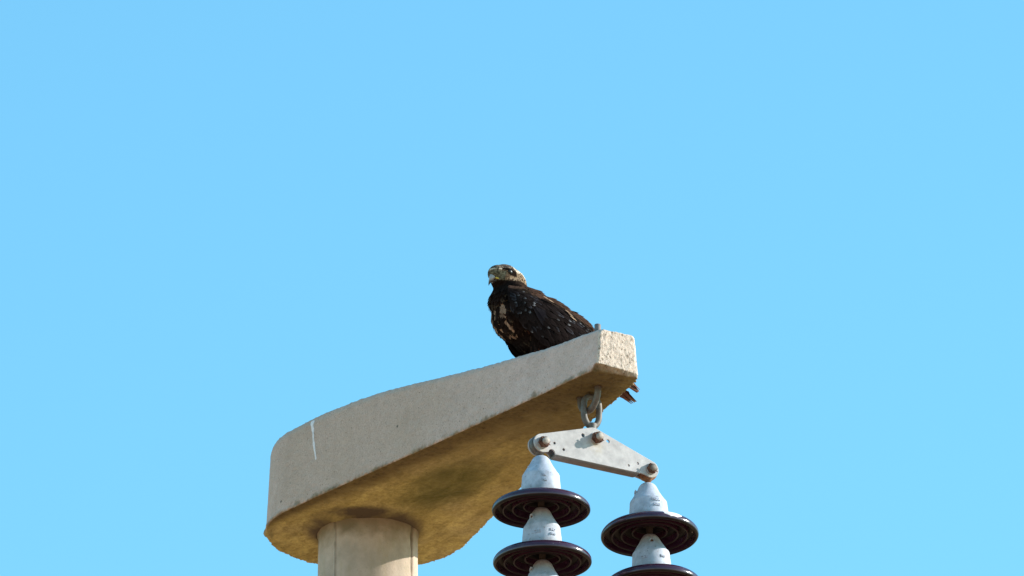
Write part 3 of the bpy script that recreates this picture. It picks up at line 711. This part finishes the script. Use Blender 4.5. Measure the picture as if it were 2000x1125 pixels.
class Plumes:
    def __init__(s): s.v, s.f, s.c = [], [], []
    def add(s, base, d, n, L, W, cm, ce, lift=0.18, camber=0.14, tip=None, seg=4, sink=0.0):
        d = (d - n*d.dot(n)).normalized(); b = n.cross(d); o = len(s.v)
        prof = [0.45, 0.85, 1.0, 0.86, 0.42]
        for i in range(seg+1):
            t = i/seg; w = prof[i]*W*0.5
            h = n*(-sink + L*lift*t*(1.15-0.75*t))
            for k in (-1, 0, 1):
                j = 1 + 0.12*random.uniform(-1, 1)
                s.v.append(base + d*(L*t + (L*0.10 if k == 0 and i == seg else 0)) + b*(w*k*j) + h - n*(camber*W*0.5*abs(k)))
                c = cm if k == 0 else lerp3(cm, ce, 0.75 if i > 0 else 0.2)
                if i == seg: c = tip if tip else ce
                s.c.append((*c, 1))
        for i in range(seg):
            for k in (0, 1): s.f.append((o+i*3+k, o+i*3+k+1, o+i*3+k+4, o+i*3+k+3))
    def build(s, name, parent, kind=None):
        me = mesh(s.v, s.f); at = me.color_attributes.new('tint', 'FLOAT_COLOR', 'POINT')
        at.data.foreach_set('color', [x for c in s.c for x in c])
        o = link(name, me, M_FEATH, parent, True)
        if kind: o['kind'] = kind
        return o
# colour of the skin of the body itself
at = body_me.color_attributes.new('tint', 'FLOAT_COLOR', 'POINT')
cc = []
for v in body_me.vertices: cc += [*[x*0.8 for x in body_colour(v.co.copy(), v.normal)[0]], 1]
at.data.foreach_set('color', cc)
# small feathers all over the body
body_me.calc_loop_triangles()
tris = [(t.area, t) for t in body_me.loop_triangles]; tot = sum(a for a, t in tris)
pl = Plumes(); taken = {}
import bisect
cum = []; acc = 0
for a, t in tris: acc += a; cum.append(acc)
for _ in range(26000):
    a, t = tris[bisect.bisect(cum, random.uniform(0, tot)) % len(tris)]
    r1, r2 = random.random(), random.random()
    if r1+r2 > 1: r1, r2 = 1-r1, 1-r2
    A, B, C_ = [body_me.vertices[i].co for i in t.vertices]; p = A + (B-A)*r1 + (C_-A)*r2; n = Vector(t.normal)
    head = p.z > 0.224 and p.x > 0.02
    if head and (p.x > 0.132 or (p - Vector((0.103, math.copysign(0.029, p.y), 0.259))).length < 0.0085): continue
    if p.z < 0.014: continue
    if head:
        L, W, gap = (0.0075, 0.0042, 0.0030) if p.x > 0.07 else (0.011, 0.0055, 0.0038); d = Vector((-0.85, 0, -0.55))
        if p.x > 0.1: d = Vector((-0.9, 0, -0.15)) + Vector((0, p.y*6, 0))
    elif n.x > 0.1: L, W, gap, d = 0.019, 0.0105, 0.0062, Vector((-0.30, 0, -1))
    elif n.z > 0.2: L, W, gap, d = 0.026, 0.014, 0.0085, Vector((-0.9, 0, -0.35))
    elif p.z < 0.115: L, W, gap, d = 0.020, 0.009, 0.0062, Vector((-0.25, 0, -1))
    else: L, W, gap, d = 0.022, 0.011, 0.008, Vector((-0.6, 0, -0.7))
    key = (int(p.x/gap), int(p.y/gap), int(p.z/gap))
    if key in taken: continue
    taken[key] = 1
    c, e = body_colour(p, n)
    ce = c if e == 0 else (lerp3(c, BUFF, 0.16) if e == 1 else lerp3(c, DARK, 0.25))
    d = d + Vector((random.uniform(-.2, .2), random.uniform(-.2, .2), random.uniform(-.2, .2)))
    pl.add(p, d, n, L*random.uniform(0.8, 1.2), W*random.uniform(0.85, 1.15), c, ce, lift=random.uniform(0.05, 0.2), sink=0.0012)
pl.v = [turn(v) for v in pl.v]
for v in body_me.vertices: v.co = turn(v.co)
pl.build('plumage', body, 'stuff')

# folded wings: stations from the wrist to the tip, each with top, middle and lower edge as (f, u, s)
ST = [[(0.112, 0.212, 0.046), (0.121, 0.188, 0.060), (0.118, 0.164, 0.064)],
      [(0.062, 0.228, 0.034), (0.085, 0.168, 0.088), (0.104, 0.118, 0.076)],
      [(0.000, 0.214, 0.022), (0.020, 0.142, 0.097), (0.052, 0.070, 0.080)],
      [(-0.075, 0.188, 0.017), (-0.060, 0.118, 0.088), (-0.028, 0.044, 0.076)],
      [(-0.150, 0.152, 0.014), (-0.145, 0.084, 0.068), (-0.120, 0.024, 0.064)],
      [(-0.220, 0.088, 0.014), (-0.218, 0.044, 0.048), (-0.205, 0.012, 0.050)],
      [(-0.290, 0.006, 0.026), (-0.294, -0.001, 0.036), (-0.288, -0.008, 0.040)]]
def cr(P, t):
    n = len(P)-1; i = max(0, min(n-1, int(math.floor(t)))); t -= i
    p0, p1, p2, p3 = P[max(i-1, 0)], P[i], P[i+1], P[min(i+2, n)]
    return [0.5*(2*b + (c-a)*t + (2*a-5*b+4*c-d)*t*t + (3*b-a-3*c+d)*t**3) for a, b, c, d in zip(p0, p1, p2, p3)]
def W(a, b, sd):
    a = max(0, min(6, a))
    row = [cr([st[k] for st in ST], a) for k in range(3)]
    b = max(-0.05, min(2.05, b))
    l0 = (b-1)*(b-2)/2; l1 = -b*(b-2); l2 = b*(b-1)/2                # parabola through the three rows
    f, u, s = [l0*row[0][i] + l1*row[1][i] + l2*row[2][i] for i in range(3)]
    if sd < 0: s *= 0.58; f -= 0.035*sstep(3.0, 0.0, a)
    return Vector((f, s*sd, u))
def WN(a, b, sd):
    da = W(a+0.05, b, sd)-W(a-0.05, b, sd); db = W(a, b+0.05, sd)-W(a, b-0.05, sd)
    n = da.cross(db); n.normalize()
    if n.y*sd < 0: n = -n
    return n, da.normalized(), db.normalized()
BUFFSPOT = [(1.75, 0.56), (1.92, 0.60), (2.62, 0.62), (2.72, 0.72), (2.84, 0.80)]
def wing(sd):
    na, nb = 60, 18; vs, fs, ci = [], [], []
    for lay in (0, 1):
        for i in range(na+1):
            for k in range(nb+1):
                a, b = 6*i/na, 2*k/nb; p = W(a, b, sd); n = WN(a, b, sd)[0]
                vs.append(p - n*(0.006*lay)); ci.append((*lerp3(lerp3(BLACK, BROWN, 0.8*sstep(0.35, 0.0, b)), (0.15, 0.072, 0.052), sstep(4.6, 5.2, a)), 1))
    o2 = (na+1)*(nb+1); idx = lambda i, k, l: l*o2 + i*(nb+1)+k
    for i in range(na):
        for k in range(nb):
            fs.append((idx(i, k, 0), idx(i, k+1, 0), idx(i+1, k+1, 0), idx(i+1, k, 0))); fs.append((idx(i, k, 1), idx(i+1, k, 1), idx(i+1, k+1, 1), idx(i, k+1, 1)))
    for i in range(na):
        for k in (0, nb): fs.append((idx(i, k, 0), idx(i+1, k, 0), idx(i+1, k, 1), idx(i, k, 1)))
    for k in range(nb):
        for i in (0, na): fs.append((idx(i, k, 0), idx(i, k+1, 0), idx(i, k+1, 1), idx(i, k, 1)))
    me = recalc(mesh(vs, fs)); at = me.color_attributes.new('tint', 'FLOAT_COLOR', 'POINT'); at.data.foreach_set('color', [x for c in ci for x in c])
    wo_ = link('wing', me, M_FEATH, hawk, True)
    # long flight feathers
    def flight(a0, b0, a1, b1, wd, lay, c, bars):
        P = Plumes(); n_ = 16; o = 0
        for i in range(n_+1):
            t = i/n_; a = a0+(a1-a0)*t; b = b0+(b1-b0)*t
            p = W(min(a, 6), b, sd); n, da, db = WN(min(a, 5.9), b, sd)
            if a > 6: p = p + da*(a-6)*0.055
            d2 = W(min(a+0.1, 6), b+(b1-b0)/max(0.3, a1-a0)*0.1, sd)-W(min(a, 5.9), b, sd)
            if d2.length < 1e-5: d2 = da
            cr_ = n.cross(d2.normalized())
            w_ = wd*0.5*(0.5+0.5*min(1, t*6))*(1.0 if t < 0.80 else max(0.10, 1-((t-0.80)/0.215)**1.7))
            for k in (-1, -0.12, 0.0, 0.12, 1):
                P.v.append(p + n*(0.0016+0.0005*lay + (0.0005 if k == 0 else 0) - 0.0006*abs(k)) + cr_*(w_*k))
                x = c if not bars or math.sin(t*34) < 0.35 else lerp3(c, (0.018, 0.016, 0.017), 0.4)
                if abs(k) == 1: x = lerp3(x, (0.05, 0.043, 0.045), 0.10)
                if k == 0: x = lerp3(x, (0.014, 0.012, 0.012), 0.25)
                if t > 0.6: x = lerp3(x, (0.17, 0.080, 0.058), 0.8*sstep(0.6, 0.8, t)*sstep(4.6, 5.4, a))
                P.c.append((*x, 1))
        for i in range(n_):
            for k in range(4): P.f.append((i*5+k, i*5+k+1, i*5+k+6, i*5+k+5))
        P.build('flight_feather', wo_)
    for k in range(7): flight(3.0+0.2*k, 1.0-0.03*k, 5.35+0.11*k, 1.15-0.04*k, 0.024, k*0.6, hue((0.012, 0.0065, 0.005), 0.3), False)
    for k in range(9): flight(1.5+0.12*k, 1.25-0.03*k, 3.3+0.30*k, 1.98-0.07*k, 0.026, 9-k*0.9, hue(SLATE, 0.25), True)
    for k in range(4): flight(2.2+0.2*k, 0.80-0.05*k, 4.3+0.35*k, 1.15-0.16*k, 0.030, 9+k*0.5, hue((0.006, 0.004, 0.004), 0.3), False)
    # coverts and scapulars
    P = Plumes(); a = 4.5
    while a > 0.0:
        bmax = 1.95 if a < 2.8 else (1.75 if a < 3.6 else 1.55 - 0.45*(a-3.6)); nb_ = int(17*bmax/2)
        for k in range(nb_):
            b = bmax*(k+random.uniform(0.1, 0.9))/nb_
            aa = a + random.uniform(-0.08, 0.08); p = W(aa, b, sd); n, da, db = WN(aa, b, sd)
            c = hue(BLACK, 0.5); L = 0.020+0.009*min(1, a/2.5); Wd = 0.013; tip = None
            ce = lerp3(c, (0.045, 0.034, 0.032), 0.20)
            if b < 0.36: c = hue((0.062, 0.033, 0.024), 0.35); ce = lerp3(c, BUFF, 0.06)
            elif b < 0.55: c = hue((0.014, 0.009, 0.008), 0.4); ce = lerp3(c, BUFF, 0.06)
            q = random.random()
            if b > 0.5 and q < 0.13: k_ = random.uniform(0.05, 0.20); tip = (k_, k_*0.97, k_*1.03)
            elif b > 0.5 and q < 0.27: ce = (0.045, 0.042, 0.050)  # bluish sheen painted onto some covert edges
            P.add(p + n*0.0085*sstep(1.2, 2.4, a), da + db*(0.28 if b > 0.4 else 0.10) + Vector((0, 0, random.uniform(-0.1, 0.1))), n, L, Wd, c, ce, lift=random.uniform(0.06, 0.16), tip=tip, sink=0.0002)
        a -= 0.17
    for (aa, b) in BUFFSPOT:
        for q in range(2):
            p = W(aa+random.uniform(-.06, .06), b+random.uniform(-.03, .03), sd); n, da, db = WN(aa, b, sd)
            P.add(p+n*0.013, da+db*0.45, n, 0.015, 0.0055, hue((0.30, 0.195, 0.13), 0.25), hue((0.20, 0.125, 0.085)), lift=0.10)
    P.build('covert_feathers', wo_, 'stuff')
wing(1); wing(-1)

# tail
for k in range(8):
    s0 = (k-3.5)/3.5; P = Plumes(); n_ = 10
    for i in range(n_+1):
        t = i/n_
        p = Vector((-0.135 - (0.174-0.012*abs(s0))*t, s0*(0.018-0.011*t), 0.118 - 0.138*t - 0.012*math.sin(math.pi*t) - 0.004*abs(s0)))
        wd = 0.011*(0.6+0.4*min(1, t*4))*(1 if t < 0.70 else max(0.08, 1-((t-0.70)/0.32)**1.3))
        for j in (-1, 0, 1):
            P.v.append(p + Vector((0, j*wd, 0.0016*(1-abs(j)) + 0.001*(3.5-abs(k-3.5)))))
            c = (0.075, 0.036, 0.026) if math.sin(t*30) < 0.2 else (0.13, 0.066, 0.048)
            if t > 0.97: c = (0.25, 0.17, 0.12)
            P.c.append((*c, 1))
    for i in range(n_):
        for j in (0, 1): P.f.append((i*3+j, i*3+j+1, i*3+j+4, i*3+j+3))
    P.build('tail_feather', hawk)

# beak, cere, eyes
def beak_ring(pts, n=14):
    """pts: (f, u_top, u_bottom, half width)"""
    vs, fs = [], []
    for (f0, f1, ut, ubm, hw_) in pts:
        for k in range(n):
            t = 2*math.pi*k/n; y = math.sin(t); z = math.cos(t)
            q = (z+1)/2; vs.append((f1+(f0-f1)*q, hw_*y*(1 if z < 0 else (1-0.35*z)), ubm+(ut-ubm)*q))
    m = len(pts)
    for i in range(m-1):
        for k in range(n): fs.append((i*n+k, i*n+(k+1) % n, (i+1)*n+(k+1) % n, (i+1)*n+k))
    fs += [tuple(range(n-1, -1, -1)), tuple((m-1)*n+k for k in range(n))]
    return vs, fs
ck = beak_ring([(0.122, 0.122, 0.262, 0.2385, 0.0155), (0.130, 0.130, 0.2615, 0.2380, 0.0135), (0.1365, 0.1345, 0.2595, 0.2375, 0.0118)])
link('cere', recalc(mesh(*ck)), M_CERE, hawk, True)
bk = beak_ring([(0.1355, 0.1335, 0.2597, 0.2365, 0.0122), (0.1405, 0.1365, 0.2575, 0.2350, 0.0115), (0.1450, 0.1385, 0.2525, 0.2325, 0.0102), (0.1482, 0.1405, 0.2455, 0.2290, 0.0086), (0.1495, 0.1435, 0.2380, 0.2245, 0.0064), (0.1488, 0.1458, 0.2300, 0.2205, 0.0040), (0.1472, 0.1465, 0.2215, 0.2185, 0.0012)])
bo = link('beak', recalc(mesh(*bk)), M_BEAK, hawk, True)
lo = beak_ring([(0.118, 0.118, 0.2380, 0.2310, 0.0120), (0.130, 0.130, 0.2375, 0.2300, 0.0095), (0.138, 0.137, 0.2365, 0.2305, 0.0060), (0.1405, 0.1402, 0.2350, 0.2330, 0.0025)])
for q in (bo,):
    for v in q.data.vertices: v.co = Vector((0.1345, 0, 0.242)) + (v.co-Vector((0.1345, 0, 0.242)))*0.88
link('lower_beak', recalc(mesh(*lo)), M_BEAKTIP, hawk, True)
for sd in (1, -1):
    gp = tube([(0.137, sd*0.0118, 0.2392), (0.128, sd*0.0150, 0.2388), (0.116, sd*0.0185, 0.2392), (0.108, sd*0.0215, 0.2402)], [0.0014, 0.0020, 0.0019, 0.0008], 10)
    link('gape', mesh(*gp), mat_plain('yellow_gape', (0.60, 0.48, 0.08), 0.5, 0, 0.4, 0.2, 200) if sd == 1 else bpy.data.materials['yellow_gape'], hawk, True)
    link('nostril', mesh(*ellipsoid((0.1335, sd*0.0105, 0.2515), (0.0022, 0.0016, 0.0016), 30, 12, 8)), M_BEAKTIP, hawk, True)
    link('eye', mesh(*ellipsoid((0.1030, sd*0.0305, 0.2590), (0.0080, 0.0060, 0.0072), 0, 20, 12)), M_EYE, hawk, True)
for o in list(hawk.children):
    if o.name.split('.')[0] in ('cere', 'beak', 'lower_beak', 'gape', 'nostril', 'eye'):
        for v in o.data.vertices: v.co = turn(v.co)
# feet gripping the edge of the concrete
for sd in (1, -1):
    fz = top_h(PA + sd*0.040) - 0.147 + 0.001
    root = Vector((0.004, sd*0.040, fz+0.018))
    parts = [tube([(0.008, sd*0.040, 0.046), (0.007, sd*0.040, 0.030), tuple(root)], [0.0062, 0.0056, 0.0068], 14)]
    claws = []
    for (az, ln, rr_) in ((0, 0.036, 0.0050), (28, 0.028, 0.0046), (-28, 0.028, 0.0046), (180, 0.022, 0.0052)):
        d = Vector((math.cos(R(az)), math.sin(R(az)), 0))
        tz = lambda q: top_h(PA + q.y) - 0.147 + 0.001
        pts = []
        for t, up_ in ((0.0, 0.018), (0.25, 0.015), (0.5, 0.0095), (0.75, 0.0085), (1.0, 0.0055)):
            q = root + d*(ln*t); q.z = tz(q)+up_; pts.append(q)
        parts.append(tube(pts, [rr_*1.1, rr_*1.05, rr_, rr_*1.08, rr_*0.75], 12))
        e = pts[-1]; cl = []
        for t in range(6):
            q = e + d*(0.0035*t); q.z = tz(q) + 0.0065 + 0.0035*math.sin(t/5*math.pi) - 0.006*(t/5)**2; cl.append(q)
        claws.append(tube(cl, [0.0034, 0.0031, 0.0026, 0.0019, 0.0012, 0.0004], 10))
    fo = link('foot', voxel(*merge(*parts), 0.0012, 2), M_FOOT, hawk, True)
    for c_ in claws: link('claw', mesh(*c_), M_CLAW, fo, True)
